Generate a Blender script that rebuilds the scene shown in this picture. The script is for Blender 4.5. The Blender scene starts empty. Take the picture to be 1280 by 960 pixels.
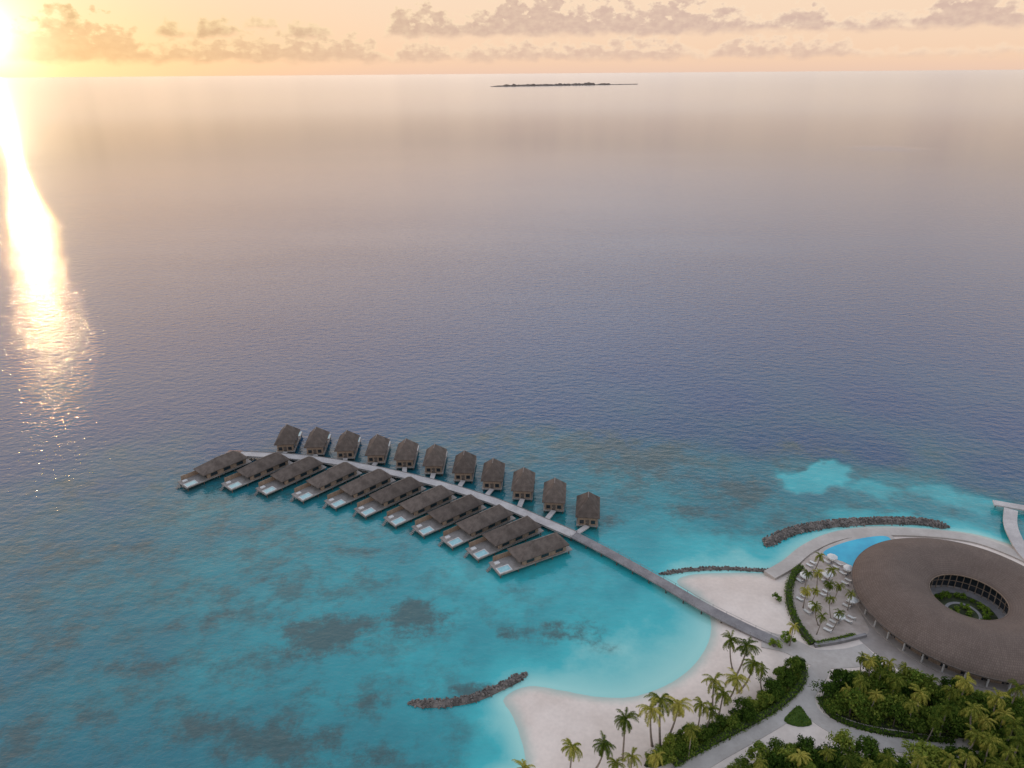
import bpy, bmesh, math, random
import numpy as np
from mathutils import Matrix, Vector, Euler, Quaternion
random.seed(7); rng = random.Random(11); nrng = np.random.default_rng(5)
scene = bpy.context.scene
col = scene.collection
PI = math.pi
# ---------------------------------------------------------------- camera
H = 120.0; F = 889.0; PITCH = math.radians(23.6); ROLL = math.radians(-0.45)
RM = Matrix.Rotation(PI/2-PITCH, 3, 'X') @ Matrix.Rotation(ROLL, 3, 'Z')
cd = bpy.data.cameras.new('camera'); cam = bpy.data.objects.new('camera', cd); col.objects.link(cam)
cd.sensor_width = 36; cd.lens = 36*F/1280; cd.clip_start = 1; cd.clip_end = 600000
cam.matrix_world = Matrix.Translation((0,0,H)) @ RM.to_4x4()
scene.camera = cam
def ray(px, py): return (RM @ Vector(((px-640)/F, -(py-480)/F, -1))).normalized()
def G(px, py, z=0.0):                       # plan position of a surveyed point at height z
    d = ray(px, py); t = (z-H)/d.z
    return (d.x*t, d.y*t)
def GL(pts, z=0.0): return [G(a, b, z) for a, b in pts]
ORD = ['first','second','third','fourth','fifth','sixth','seventh','eighth','ninth','tenth','eleventh','twelfth','thirteenth','fourteenth','fifteenth','sixteenth','seventeenth','eighteenth','nineteenth','twentieth','twenty-first','twenty-second','twenty-third','twenty-fourth']

# ---------------------------------------------------------------- helpers
def tag(o, label=None, cat=None, group=None, kind=None):
    if label: o['label'] = label
    if cat: o['category'] = cat
    if group: o['group'] = group
    if kind: o['kind'] = kind
    return o
def empty(name, loc, rz=0.0):
    o = bpy.data.objects.new(name, None); col.objects.link(o); o.location = loc; o.rotation_euler = (0,0,rz); o.empty_display_size = .5
    return o
def link(name, me, parent=None):
    o = bpy.data.objects.new(name, me); col.objects.link(o)
    if parent: o.parent = parent
    return o
def copy_child(o, parent):
    c = o.copy(); col.objects.link(c); c.parent = parent
    for ch in list(o.children): copy_child(ch, c)
def clone(o):
    c = o.copy(); col.objects.link(c)
    for ch in list(o.children): copy_child(ch, c)
    return c
class MB:
    def __init__(s): s.v = []; s.f = []; s.m = []
    def face(s, pts, m=0):
        i = len(s.v); s.v += [tuple(p) for p in pts]; s.f.append(tuple(range(i, i+len(pts)))); s.m.append(m)
    def box(s, x0, x1, y0, y1, z0, z1, m=0):
        i = len(s.v)
        s.v += [(x0,y0,z0),(x1,y0,z0),(x1,y1,z0),(x0,y1,z0),(x0,y0,z1),(x1,y0,z1),(x1,y1,z1),(x0,y1,z1)]
        for f in ((0,3,2,1),(4,5,6,7),(0,1,5,4),(1,2,6,5),(2,3,7,6),(3,0,4,7)): s.f.append(tuple(i+k for k in f)); s.m.append(m)
    def tube(s, pts, rads, n=6, m=0, cap=True):
        rings = []
        for k, p in enumerate(pts):
            p = Vector(p); a = Vector(pts[max(k-1,0)]); b = Vector(pts[min(k+1,len(pts)-1)])
            t = (b-a).normalized(); u = t.orthogonal().normalized() if abs(t.z) < .9 else Vector((1,0,0)); u = (u-t*u.dot(t)).normalized(); w = t.cross(u)
            r = rads[k] if hasattr(rads,'__len__') else rads
            i = len(s.v); rings.append(i)
            for q in range(n):
                a_ = 2*PI*q/n; s.v.append(tuple(p+u*r*math.cos(a_)+w*r*math.sin(a_)))
        for k in range(len(rings)-1):
            for q in range(n):
                s.f.append((rings[k]+q, rings[k]+(q+1)%n, rings[k+1]+(q+1)%n, rings[k+1]+q)); s.m.append(m)
        if cap:
            s.f.append(tuple(rings[0]+q for q in reversed(range(n)))); s.m.append(m)
            s.f.append(tuple(rings[-1]+q for q in range(n))); s.m.append(m)
    def slab(s, poly, z0, z1, m=0):          # filled outline with sides
        area = sum(poly[i][0]*poly[(i+1)%len(poly)][1]-poly[(i+1)%len(poly)][0]*poly[i][1] for i in range(len(poly)))
        if area < 0: poly = poly[::-1]
        n = len(poly); i = len(s.v)
        s.v += [(p[0],p[1],z1) for p in poly]+[(p[0],p[1],z0) for p in poly]
        s.f.append(tuple(range(i,i+n))); s.m.append(m)
        for k in range(n):
            k2 = (k+1)%n; s.f.append((i+n+k, i+n+k2, i+k2, i+k)); s.m.append(m)
    def ribbon(s, pts, w, z0, z1, m=0):
        L = offset(pts, w/2); R_ = offset(pts, -w/2); n = len(pts); i = len(s.v)
        for k in range(n):
            s.v += [(L[k][0],L[k][1],z1),(R_[k][0],R_[k][1],z1),(R_[k][0],R_[k][1],z0),(L[k][0],L[k][1],z0)]
        for k in range(n-1):
            a = i+4*k; b = a+4
            for j in range(4): s.f.append((a+j, b+j, b+(j+1)%4, a+(j+1)%4)); s.m.append(m)
        s.f.append((i,i+1,i+2,i+3)); s.m.append(m); a = i+4*(n-1); s.f.append((a+3,a+2,a+1,a)); s.m.append(m)
    def lathe(s, prof, c=(0,0), n=96, a0=0.0, a1=2*PI, m=0, closed=False):
        full = abs(a1-a0-2*PI) < 1e-6; nn = n if full else n+1; i = len(s.v); k = len(prof)
        for q in range(nn):
            a = a0+(a1-a0)*q/n
            for r, z in prof: s.v.append((c[0]+r*math.cos(a), c[1]+r*math.sin(a), z))
        for q in range(n):
            q2 = (q+1)%nn
            for j in range(k if closed else k-1):
                j2 = (j+1)%k
                s.f.append((i+q*k+j, i+q2*k+j, i+q2*k+j2, i+q*k+j2)); s.m.append(m)
    def build(s, name, mats, parent=None, smooth=False, link_=True):
        me = bpy.data.meshes.new(name); me.from_pydata(s.v, [], s.f)
        if not isinstance(mats,(list,tuple)): mats = [mats]
        for q in mats: me.materials.append(q)
        if len(mats) > 1: me.polygons.foreach_set('material_index', s.m)
        if smooth: me.polygons.foreach_set('use_smooth', [True]*len(s.f))
        me.update()
        return link(name, me, parent) if link_ else me
def offset(pts, d):
    out = []
    for k, p in enumerate(pts):
        a = Vector(pts[max(k-1,0)][:2]); b = Vector(pts[min(k+1,len(pts)-1)][:2]); t = (b-a).normalized()
        out.append((p[0]-t.y*d, p[1]+t.x*d))
    return out
def smooth(pts, n=6, closed=False):
    P = [np.array(p, float) for p in pts]; N = len(P); out = []
    for k in range(N if closed else N-1):
        if closed: p0,p1,p2,p3 = P[k-1],P[k],P[(k+1)%N],P[(k+2)%N]
        else: p0,p1,p2,p3 = P[max(k-1,0)],P[k],P[k+1],P[min(k+2,N-1)]
        for j in range(n):
            t = j/n
            out.append(tuple(.5*((2*p1)+(-p0+p2)*t+(2*p0-5*p1+4*p2-p3)*t*t+(-p0+3*p1-3*p2+p3)*t**3)))
    if not closed: out.append(tuple(P[-1]))
    return out
def resample(pts, step):
    out = [pts[0]]; acc = 0.0
    for a, b in zip(pts[:-1], pts[1:]):
        L = math.dist(a,b); pos = step-acc
        while pos <= L:
            t = pos/L; out.append((a[0]+(b[0]-a[0])*t, a[1]+(b[1]-a[1])*t)); pos += step
        acc = (acc+L)%step
    return out
def sdist(X, Y, poly):                       # positive inside
    d = np.full(X.shape, 1e18); ins = np.zeros(X.shape, bool); n = len(poly)
    for i in range(n):
        ax, ay = poly[i]; bx, by = poly[(i+1)%n]; ex, ey = bx-ax, by-ay
        t = np.clip(((X-ax)*ex+(Y-ay)*ey)/(ex*ex+ey*ey+1e-12), 0, 1)
        d = np.minimum(d, (X-ax-t*ex)**2+(Y-ay-t*ey)**2)
        c = ((ay > Y) != (by > Y)) & (X < (bx-ax)*(Y-ay)/(by-ay+1e-12)+ax)
        ins ^= c
    return np.where(ins, 1, -1)*np.sqrt(d)
def inside(x, y, poly): return sdist(np.array([x]), np.array([y]), poly)[0] > 0

# ---------------------------------------------------------------- node helpers
class NT:
    def __init__(s, t): s.t = t; s.l = t.links
    def n(s, ty, **k):
        q = s.t.nodes.new(ty)
        for a, b in k.items(): setattr(q, a, b)
        return q
    def set(s, sock, v):
        if isinstance(v, bpy.types.NodeSocket): s.l.new(v, sock)
        else: sock.default_value = v
    def math(s, op, a, b=None, c=None, clamp=False):
        q = s.n('ShaderNodeMath', operation=op); q.use_clamp = clamp; s.set(q.inputs[0], a)
        if b is not None: s.set(q.inputs[1], b)
        if c is not None: s.set(q.inputs[2], c)
        return q.outputs[0]
    def mr(s, v, a, b, c=0.0, d=1.0, smooth=True):
        q = s.n('ShaderNodeMapRange', interpolation_type='SMOOTHSTEP' if smooth else 'LINEAR'); s.set(q.inputs[0], v)
        for i, x in enumerate((a,b,c,d)): s.set(q.inputs[i+1], x)
        return q.outputs[0]
    def mix(s, f, a, b, blend='MIX'):
        q = s.n('ShaderNodeMix', data_type='RGBA', blend_type=blend); q.clamp_factor = True
        s.set(q.inputs[0], f)
        for i, x in ((6,a),(7,b)):
            if isinstance(x, tuple) and len(x) == 3: x = x+(1,)
            s.set(q.inputs[i], x)
        return q.outputs[2]
    def ramp(s, v, stops, interp='LINEAR'):
        q = s.n('ShaderNodeValToRGB'); cr = q.color_ramp; cr.interpolation = interp
        while len(cr.elements) < len(stops): cr.elements.new(.5)
        for e, (p, c) in zip(cr.elements, stops): e.position = p
        for e, (p, c) in zip(cr.elements, stops):
            if not isinstance(c, tuple): c = (c,c,c)
            e.color = c+(1,)
        s.set(q.inputs[0], v); return q.outputs[0]
    def noise(s, vec, scale, detail=4, rough=.55, out=0):
        q = s.n('ShaderNodeTexNoise'); s.set(q.inputs['Scale'], scale); q.inputs['Detail'].default_value = detail; q.inputs['Roughness'].default_value = rough
        if vec is not None: s.l.new(vec, q.inputs['Vector'])
        return q.outputs[out]
    def mapping(s, vec, scale=(1,1,1), rot=0.0, loc=(0,0,0)):
        q = s.n('ShaderNodeMapping'); s.l.new(vec, q.inputs[0]); q.inputs['Scale'].default_value = scale; q.inputs['Rotation'].default_value = (0,0,rot); q.inputs['Location'].default_value = loc
        return q.outputs[0]
def newmat(name):
    m = bpy.data.materials.new(name); m.use_nodes = True; m.node_tree.nodes.clear()
    return m, NT(m.node_tree)
def pmat(name, c1, c2, scale=1.0, rough=.8, bump=0.0, stretch=(1,1,1), rand=0.0, spec=.3, fine=None, fc=(.86,1.1)):
    m, T = newmat(name); out = T.n('ShaderNodeOutputMaterial'); b = T.n('ShaderNodeBsdfPrincipled')
    tc = T.n('ShaderNodeTexCoord').outputs['Object']; v = T.mapping(tc, stretch)
    n = T.noise(v, scale, 5, .6); f = T.mr(n, .3, .7)
    c = T.mix(f, c1, c2)
    if fine:
        n2 = T.noise(v, fine, 3, .7); c = T.mix(1.0, c, T.ramp(n2, [(.3,fc[0]),(.7,fc[1])]), 'MULTIPLY')
    if rand:
        r = T.n('ShaderNodeObjectInfo').outputs['Random']; c = T.mix(1.0, c, T.ramp(r, [(0,1-rand),(1,1+rand)]), 'MULTIPLY')
    T.set(b.inputs['Base Color'], c); b.inputs['Roughness'].default_value = rough; b.inputs['Specular IOR Level'].default_value = spec
    if bump:
        bp = T.n('ShaderNodeBump'); bp.inputs['Strength'].default_value = 1; bp.inputs['Distance'].default_value = bump
        T.l.new(T.noise(v, (fine or scale*4), 4, .6), bp.inputs['Height']); T.l.new(bp.outputs[0], b.inputs['Normal'])
    T.l.new(b.outputs[0], out.inputs[0]); return m
def leafmat(name, dark, mid, light, trans=.35, orand=.5):
    m, T = newmat(name); out = T.n('ShaderNodeOutputMaterial')
    g = T.n('ShaderNodeNewGeometry'); ri = g.outputs['Random Per Island']; orr = T.n('ShaderNodeObjectInfo').outputs['Random']
    n = T.noise(T.n('ShaderNodeTexCoord').outputs['Object'], .5, 2)
    f = T.math('ADD', T.math('MULTIPLY', ri, .5), T.math('MULTIPLY', n, .5)); f = T.math('ADD', f, T.math('MULTIPLY', T.math('SUBTRACT', orr, .5), orand))
    c = T.ramp(f, [(.12,dark),(.5,mid),(.9,light)])
    d = T.n('ShaderNodeBsdfDiffuse'); t = T.n('ShaderNodeBsdfTranslucent'); T.l.new(c, d.inputs[0]); T.l.new(c, t.inputs[0])
    mx = T.n('ShaderNodeMixShader'); mx.inputs[0].default_value = trans; T.l.new(d.outputs[0], mx.inputs[1]); T.l.new(t.outputs[0], mx.inputs[2])
    T.l.new(mx.outputs[0], out.inputs[0]); return m

M = {}
M['roof'] = pmat('villa shingle', (.074,.058,.049), (.125,.099,.084), .5, .9, .01, (1,1,1), .16, .15, 4, (.93,1.06))
M['ridge'] = pmat('ridge cap', (.14,.115,.10), (.20,.165,.145), 1, .9)
M['wall'] = pmat('villa timber wall', (.20,.14,.10), (.30,.22,.16), .8, .8, .01, (6,6,.6), .1)
M['wood_dark'] = pmat('dark timber', (.07,.055,.045), (.12,.095,.08), 1, .8)
M['deck'] = pmat('weathered deck', (.18,.16,.145), (.26,.23,.21), .5, .8, .01, (1,1,1), .12, .25, 4)
M['jetty_pale'] = pmat('pale jetty boards', (.36,.325,.31), (.47,.43,.405), .3, .8, .0, (1,1,1), 0, .25, 3)
M['jetty_grey'] = pmat('grey jetty boards', (.16,.145,.145), (.24,.22,.215), .3, .8, .0, (1,1,1), 0, .25, 3)
M['jetty_red'] = pmat('reddish landing', (.25,.15,.11), (.34,.21,.16), .6, .8)
M['glass'] = pmat('dark glass', (.015,.02,.025), (.03,.035,.04), .5, .08, 0, (1,1,1), 0, .6)
M['plaster'] = pmat('pale plaster', (.42,.40,.38), (.52,.50,.48), .6, .7)
M['villapool'] = pmat('villa pool water', (.16,.34,.36), (.24,.42,.43), .8, .08, 0, (1,1,1), 0, .5)
M['rock'] = pmat('breakwater rock', (.065,.056,.05), (.18,.152,.135), .5, .9, .05, (1,1,1), .3, .3, 2.5)
M['paving'] = pmat('pale stone paving', (.36,.315,.28), (.44,.39,.35), .15, .85, 0, (1,1,1), 0, .2, 1.2, (.95,1.04))
M['plaza'] = pmat('grey plaza paving', (.26,.22,.195), (.34,.295,.265), .2, .85, 0, (1,1,1), 0, .2, 1.2, (.93,1.05))
M['terrace'] = pmat('terrace sand', (.33,.27,.23), (.43,.36,.315), .35, .9, 0, (1,1,1), 0, .1, 3, (.94,1.04))
M['pool'] = pmat('pool water', (.006,.28,.42), (.018,.39,.52), .15, .06, .01, (1,1,1), 0, .5)
M['soil'] = pmat('dark planting soil', (.022,.030,.012), (.05,.055,.025), .4, .95)
M['trunk'] = pmat('palm trunk', (.15,.12,.09), (.28,.23,.19), 2, .9, 0, (1,1,4))
M['bark'] = pmat('tree bark', (.07,.05,.035), (.12,.09,.07), 2, .9)
M['grass'] = pmat('lawn', (.040,.075,.014), (.075,.115,.022), .6, .9, 0, (1,1,1), 0, .1, 5)
M['white'] = pmat('white canvas', (.50,.48,.45), (.60,.58,.55), 1, .8)
M['garden_wall'] = pmat('grey wall', (.17,.155,.15), (.24,.22,.215), .5, .85)
M['leaf'] = leafmat('broadleaf', (.024,.050,.009), (.086,.142,.022), (.25,.28,.048), .38, .6)
M['hedge'] = leafmat('hedge leaf', (.045,.09,.010), (.12,.19,.022), (.25,.30,.05))
M['frond'] = leafmat('palm frond', (.042,.072,.012), (.15,.172,.028), (.48,.41,.09), .42, .6)
M['farwood'] = pmat('far woodland', (.12,.095,.08), (.19,.15,.125), .01, 1)

# ---------------------------------------------------------------- sun, sky
SD = ray(-24, 42); SUN_EL = math.asin(SD.z); SUN_AZ = math.atan2(SD.x, SD.y)
sl = bpy.data.lights.new('sun', 'SUN'); sl.energy = .25; sl.angle = math.radians(.5); sl.color = (1,.60,.27)
so = bpy.data.objects.new('sun', sl); col.objects.link(so); so.rotation_euler = SD.to_track_quat('Z','Y').to_euler()
w = bpy.data.worlds.new('World'); scene.world = w; w.use_nodes = True; w.node_tree.nodes.clear(); T = NT(w.node_tree)
out = T.n('ShaderNodeOutputWorld'); bg = T.n('ShaderNodeBackground')
gen = T.n('ShaderNodeTexCoord').outputs['Generated']; sep = T.n('ShaderNodeSeparateXYZ'); T.l.new(gen, sep.inputs[0])
X_, Y_, Z_ = sep.outputs
el = T.math('MULTIPLY', T.math('ARCSINE', Z_), 180/PI); az = T.math('MULTIPLY', T.math('ARCTAN2', X_, Y_), 180/PI)
fac = T.math('SQRT', T.math('DIVIDE', T.math('MAXIMUM', el, 0.0), 90))
base = T.ramp(fac, [(0,(.82,.58,.45)),(.055,(.86,.60,.45)),(.10,(.90,.63,.45)),(.236,(.93,.70,.52)),(.27,(.97,.77,.60))])
hi = T.ramp(fac, [(.27,(.46,.365,.285)),(.34,(.78,.655,.575)),(.44,(.75,.75,.775)),(.62,(.52,.60,.73)),(1,(.37,.42,.53))])
hs = T.n('ShaderNodeVectorMath', operation='SCALE'); T.l.new(hi, hs.inputs[0])
dt = T.n('ShaderNodeVectorMath', operation='DOT_PRODUCT'); T.l.new(gen, dt.inputs[0]); dt.inputs[1].default_value = SD
d = T.math('MAXIMUM', dt.outputs['Value'], 0.0)
T.l.new(T.mr(d, .40, .98, 1.55, 2.4), hs.inputs['Scale'])
hi2 = T.mix(T.mr(d, .70, 1.0, 0.0, .65), hs.outputs[0], (2.0,1.36,.88))
base = T.mix(T.mr(fac, .262, .30), base, hi2)
def scale_col(c, f):
    q = T.n('ShaderNodeVectorMath', operation='SCALE')
    T.set(q.inputs[0], c); T.set(q.inputs['Scale'], f); return q.outputs[0]
def add(a, b):
    q = T.n('ShaderNodeVectorMath', operation='ADD'); T.l.new(a, q.inputs[0]); T.l.new(b, q.inputs[1]); return q.outputs[0]
ns = T.n('ShaderNodeTexSky', sky_type='NISHITA'); ns.sun_disc = False; ns.sun_elevation = SUN_EL; ns.sun_rotation = SUN_AZ; ns.altitude = 100
sky = base
sky = T.mix(T.math('MULTIPLY', T.math('POWER', d, 24.0), T.mr(el, 0.0, 9.0, .8, .0)), sky, (.98,.63,.29))
sky = add(sky, scale_col(ns.outputs[0], .008))
sky = add(sky, scale_col((.22,.19,.12), T.math('POWER', d, 90.0)))
# low cumulus
vec = T.n('ShaderNodeCombineXYZ'); T.l.new(az, vec.inputs[0]); T.l.new(T.math('MULTIPLY', el, 1.5), vec.inputs[1])
nz = T.noise(vec.outputs[0], 1.1, 6, .55); nz2 = T.noise(vec.outputs[0], .6, 3, .5); nz3 = T.noise(vec.outputs[0], 1.7, 3, .5)
def pxdeg(px, py):
    r = ray(px, py); return math.degrees(math.atan2(r.x, r.y)), math.degrees(math.asin(r.z))
A0 = -60.0; A1 = 60.0
azn = T.math('DIVIDE', T.math('SUBTRACT', az, A0), A1-A0)
def row(stops, ybase, amp=1.0, xref=640):
    st = sorted([((pxdeg(x, ybase)[0]-A0)/(A1-A0), min(1, h/15.5/4*amp)) for x, h in stops])[:32]
    hh = T.math('MULTIPLY', T.ramp(azn, st), 4.0)
    eb = pxdeg(xref, ybase)[1]
    e = T.math('SUBTRACT', el, eb)
    he = T.math('MULTIPLY', hh, T.math('MULTIPLY_ADD', nz, 2.9, -.42))
    dd = T.math('SUBTRACT', he, e)
    top = T.mr(dd, -.06, .40); bot = T.mr(T.math('ADD', e, T.math('MULTIPLY', T.math('SUBTRACT', nz2, .5), 1.1)), -.28, .26)
    mk = T.math('MULTIPLY', T.math('MULTIPLY', top, bot), T.mr(hh, .03, .35))
    sh = T.mr(dd, .0, 1.0)
    return mk, sh
rows = []
rows.append(row([(0,32),(50,28),(90,36),(140,36),(172,28),(186,16),(240,18),(280,22),(360,24),(465,22),(478,8),(494,6),(505,20),(555,20),(568,8),(595,18),(620,14),(640,20),(700,16),(790,20),(850,18),(860,8),(885,8),(905,20),(960,18),(1050,16),(1080,6),(1280,8)], 76, 1.05, 300))
rows.append(row([(190,0),(204,13),(232,12),(243,0),(252,17),(292,15),(306,0),(350,0),(362,14),(405,13),(425,0),(478,0),(492,26),(545,30),(572,16),(605,26),(650,46),(690,42),(722,28),(765,36),(800,26),(832,42),(865,30),(905,26),(950,14),(1010,28),(1045,10),(1105,18),(1140,10),(1168,34),(1205,46),(1262,18)], 44, 1.0))
rows.append(row([(48,0),(60,16),(95,17),(104,0),(300,0),(312,12),(345,11),(352,0)], 34, 1.0, 200))
p30 = T.math('POWER', d, 12.0)
lit = T.mix(p30, (1.0,.78,.57), (1.0,.74,.36)); dark = T.mix(p30, (.64,.46,.39), (.72,.45,.21))
for k, (mk, sh) in enumerate(rows):
    cc = T.mix(T.math('MULTIPLY', sh, T.math('MULTIPLY_ADD', nz3, 1.0, .38)), lit, dark)
    sky = T.mix(T.math('MULTIPLY', mk, (.62,.85,.75)[k]), sky, cc)
sky = add(sky, scale_col((1.05,.86,.56), T.math('POWER', d, 900.0)))
sky = add(sky, scale_col((1.9,1.75,1.4), T.math('POWER', d, 5000.0)))
T.l.new(sky, bg.inputs[0]); bg.inputs[1].default_value = 1.0; T.l.new(bg.outputs[0], out.inputs[0])

# ---------------------------------------------------------------- island outline and land height
SHORE = smooth(GL([(640,1030),(657,960),(651,922),(640,893),(630,873),(660,858),(700,863),(745,871),(792,871),(840,853),(872,826),(888,795),(886,765),(868,744),(846,727),(868,718),(920,716),(972,714),(992,690),(1030,668),(1085,658),(1150,660),(1215,667),(1268,682),(1320,700)])+[(185,170),(200,100),(160,30),(60,20)], 6, True)
def land_z(x, y):
    s = float(sdist(np.array([x]), np.array([y]), SHORE)[0]); return 1.2*(1-math.exp(-s/5)) if s > 0 else max(-2, .16*s)
gx = np.arange(-12, 200, .9); gy = np.arange(25, 215, .9); XX, YY = np.meshgrid(gx, gy)
S = sdist(XX, YY, SHORE); ZZ = np.where(S > 0, 1.2*(1-np.exp(-np.maximum(S,0)/5)), np.maximum(-2, .16*S))
def grid_mesh(name, X, Y, Z, keep=None):
    ny, nx = X.shape; v = np.stack([X.ravel(), Y.ravel(), Z.ravel()], 1)
    i = np.arange(ny*nx).reshape(ny, nx); f = np.stack([i[:-1,:-1],i[:-1,1:],i[1:,1:],i[1:,:-1]], -1).reshape(-1,4)
    if keep is not None: f = f[keep[:-1,:-1].ravel()]
    me = bpy.data.meshes.new(name); me.from_pydata(v.tolist(), [], f.tolist()); me.polygons.foreach_set('use_smooth', [True]*len(f)); me.update(); return me
me = grid_mesh('beach', XX, YY, ZZ, S > -4)
m, T = newmat('coral sand'); out = T.n('ShaderNodeOutputMaterial'); b = T.n('ShaderNodeBsdfPrincipled'); b.inputs['Roughness'].default_value = .95; b.inputs['Specular IOR Level'].default_value = .1
ob = T.n('ShaderNodeTexCoord').outputs['Object']; sp = T.n('ShaderNodeSeparateXYZ'); T.l.new(ob, sp.inputs[0])
c = T.mix(T.mr(T.noise(ob, .08, 5, .55), .3, .7), (.55,.455,.39), (.65,.55,.48))
c = T.mix(1.0, c, T.ramp(T.noise(ob, 1.2, 3, .5), [(.3,.95),(.7,1.04)]), 'MULTIPLY')
wet = T.mr(T.math('ADD', sp.outputs[2], T.math('MULTIPLY', T.noise(ob, .3, 3), .25)), .06, .70)
c = T.mix(wet, (.36,.42,.37), c)
T.l.new(c, b.inputs['Base Color']); bp = T.n('ShaderNodeBump'); bp.inputs['Distance'].default_value = .03; T.l.new(T.noise(ob, .7, 4, .5), bp.inputs['Height']); T.l.new(bp.outputs[0], b.inputs['Normal'])
T.l.new(b.outputs[0], out.inputs[0]); me.materials.append(m)
tag(link('beach', me), 'pale coral sand beach and island ground', 'beach', kind='structure')

# ---------------------------------------------------------------- water
def geo(a, b, n): return np.geomspace(a, b, n)
nx_ = np.arange(-190, 200, 1.3); ny_ = np.arange(40, 320, 1.3)
xs = np.concatenate([-geo(200, 250000, 30)[::-1], nx_, geo(205, 250000, 30)]); ys = np.concatenate([-geo(2, 6000, 12)[::-1], [10,25], ny_, geo(325, 250000, 34)])
WX, WY = np.meshgrid(xs, ys)
CP = [(0,520,.03),(0,580,.10),(0,650,.22),(0,750,.32),(0,850,.38),(0,950,.40),(-200,800,.25),(-200,600,.06),(150,520,.04),(150,580,.18),(150,650,.32),(150,750,.44),(150,850,.49),(150,950,.45),(300,500,.02),(300,540,.10),(300,640,.47),(300,720,.58),(300,830,.63),(300,930,.50),(450,495,.02),(450,520,.07),(450,660,.62),(450,740,.67),(450,850,.70),(450,940,.57),
 (600,490,.02),(600,520,.06),(600,560,.24),(600,720,.75),(600,780,.73),(600,920,.74),(560,960,.63),(700,510,.03),(700,560,.32),(750,530,.10),(760,620,.52),(800,680,.78),(860,690,.83),(920,690,.82),(900,640,.48),(880,580,.34),(850,535,.08),(950,555,.08),(940,600,.38),(1000,596,.45),(1070,612,.5),(1100,604,.5),(1150,612,.55),(1190,625,.55),(1230,650,.6),(1100,640,.55),(1000,635,.52),(1100,570,.03),(1020,556,.04),(1250,590,.06),(1280,612,.25),(1280,660,.62),(1220,600,.15),
 (750,760,.80),(700,720,.77),(820,780,.90),(820,830,.92),(740,840,.88),(640,830,.82),(680,780,.73),(560,830,.74),(560,910,.70),(630,930,.84),(100,440,0),(500,440,0),(800,460,0),(900,500,0),(1100,500,0),(1280,540,0),(1280,450,0),(640,380,0),(200,380,0),(1000,380,0),(640,300,0),(0,300,0),(1280,300,0),(500,990,.55),(250,1010,.42)]
cp = np.array([G(a,b)+(s,) for a,b,s in CP])
num = np.zeros(WX.shape); den = np.zeros(WX.shape)
for x, y, s in cp:
    wgt = 1/(((WX-x)**2+(WY-y)**2)+40)**1.7; num += wgt*s; den += wgt
SH = num/den
far = np.clip((WY-260)/60, 0, 1); SH *= (1-far)
def vnoise(X, Y, sc, seed):
    r = np.random.default_rng(seed); g = r.random((256,256)); x = np.clip(X*sc, -1e4, 1e4); y = np.clip(Y*sc, -1e4, 1e4); xi = np.floor(x).astype(int); yi = np.floor(y).astype(int); fx = x-xi; fy = y-yi; fx = fx*fx*(3-2*fx); fy = fy*fy*(3-2*fy)
    q = lambda a, b: g[a%256, b%256]
    return (q(xi,yi)*(1-fx)+q(xi+1,yi)*fx)*(1-fy)+(q(xi,yi+1)*(1-fx)+q(xi+1,yi+1)*fx)*fy
WN = vnoise(WX,WY,.09,1)*.5+vnoise(WX,WY,.22,2)*.3+vnoise(WX,WY,.5,3)*.2
for poly, val, sw in (([(962,594),(984,588),(1010,589),(1022,578),(1040,573),(1056,583),(1062,597),(1042,610),(1006,616),(980,607)],.84,3.5),([(1062,606),(1090,600),(1120,603),(1160,607),(1200,615),(1245,624),(1275,640),(1235,648),(1190,634),(1140,624),(1090,624)],.78,6),([(1020,634),(1090,638),(1150,640),(1200,648),(1240,660),(1180,656),(1100,650),(1030,650)],.72,6)):
    sdv = sdist(WX, WY, smooth(GL(poly),6,True))+(WN-.5)*13
    k = np.clip((sdv+sw*.4)/sw, 0, 1); k = k*k*(3-2*k); SH = SH*(1-k)+np.maximum(SH, val)*k
dsh = -sdist(WX, WY, SHORE); near = np.clip(1-dsh/12, 0, 1)**1.7; SH = SH+(1.04-SH)*near*.92*np.clip((200-WY)/30,0.3,1)
REEF = [(405,792,76,34,1),(512,772,62,27,1),(455,780,60,20,.6),(340,725,36,13,.7),(710,790,52,22,.7),(640,795,34,16,.45),(810,575,110,30,.85),(740,560,90,26,.75),(925,615,60,24,.8),(860,640,60,14,.55),(340,930,110,34,.85),(230,910,80,26,.8),(250,770,80,24,.5),(600,864,54,12,.8),(170,835,80,26,.55),(80,700,100,32,.55),(30,920,75,42,.6),(1000,560,80,14,.5),(640,545,110,20,.5),(1120,640,50,10,.4),(450,690,50,13,.45),(100,610,110,22,.4),(200,690,70,18,.5),(60,800,85,28,.55),(440,880,70,20,.5),(300,660,70,14,.45),(470,940,70,22,.55),(760,650,44,12,.45),(620,740,60,12,.35),(760,810,40,12,.25),(120,900,60,26,.55)]
RF = np.zeros(WX.shape)
for px, py, rx, ry, a in REEF:
    c0 = G(px,py); c1 = G(px+rx,py); c2 = G(px,py-ry); sx = math.dist(c0,c1)*.85; sy = math.dist(c0,c2)*.85
    RF = np.maximum(RF, a*np.exp(-(((WX-c0[0])/sx)**2+((WY-c0[1])/sy)**2)))
RF *= np.clip(dsh/8, 0, 1)
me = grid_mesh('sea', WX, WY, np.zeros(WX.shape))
at = me.attributes.new('shallow','FLOAT','POINT'); at.data.foreach_set('value', SH.ravel().astype(np.float32))
at = me.attributes.new('reef','FLOAT','POINT'); at.data.foreach_set('value', RF.ravel().astype(np.float32))
m, T = newmat('sea water'); out = T.n('ShaderNodeOutputMaterial'); ob = T.n('ShaderNodeTexCoord').outputs['Object']
sh = T.n('ShaderNodeAttribute', attribute_name='shallow').outputs['Fac']; rf = T.n('ShaderNodeAttribute', attribute_name='reef').outputs['Fac']
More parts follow.
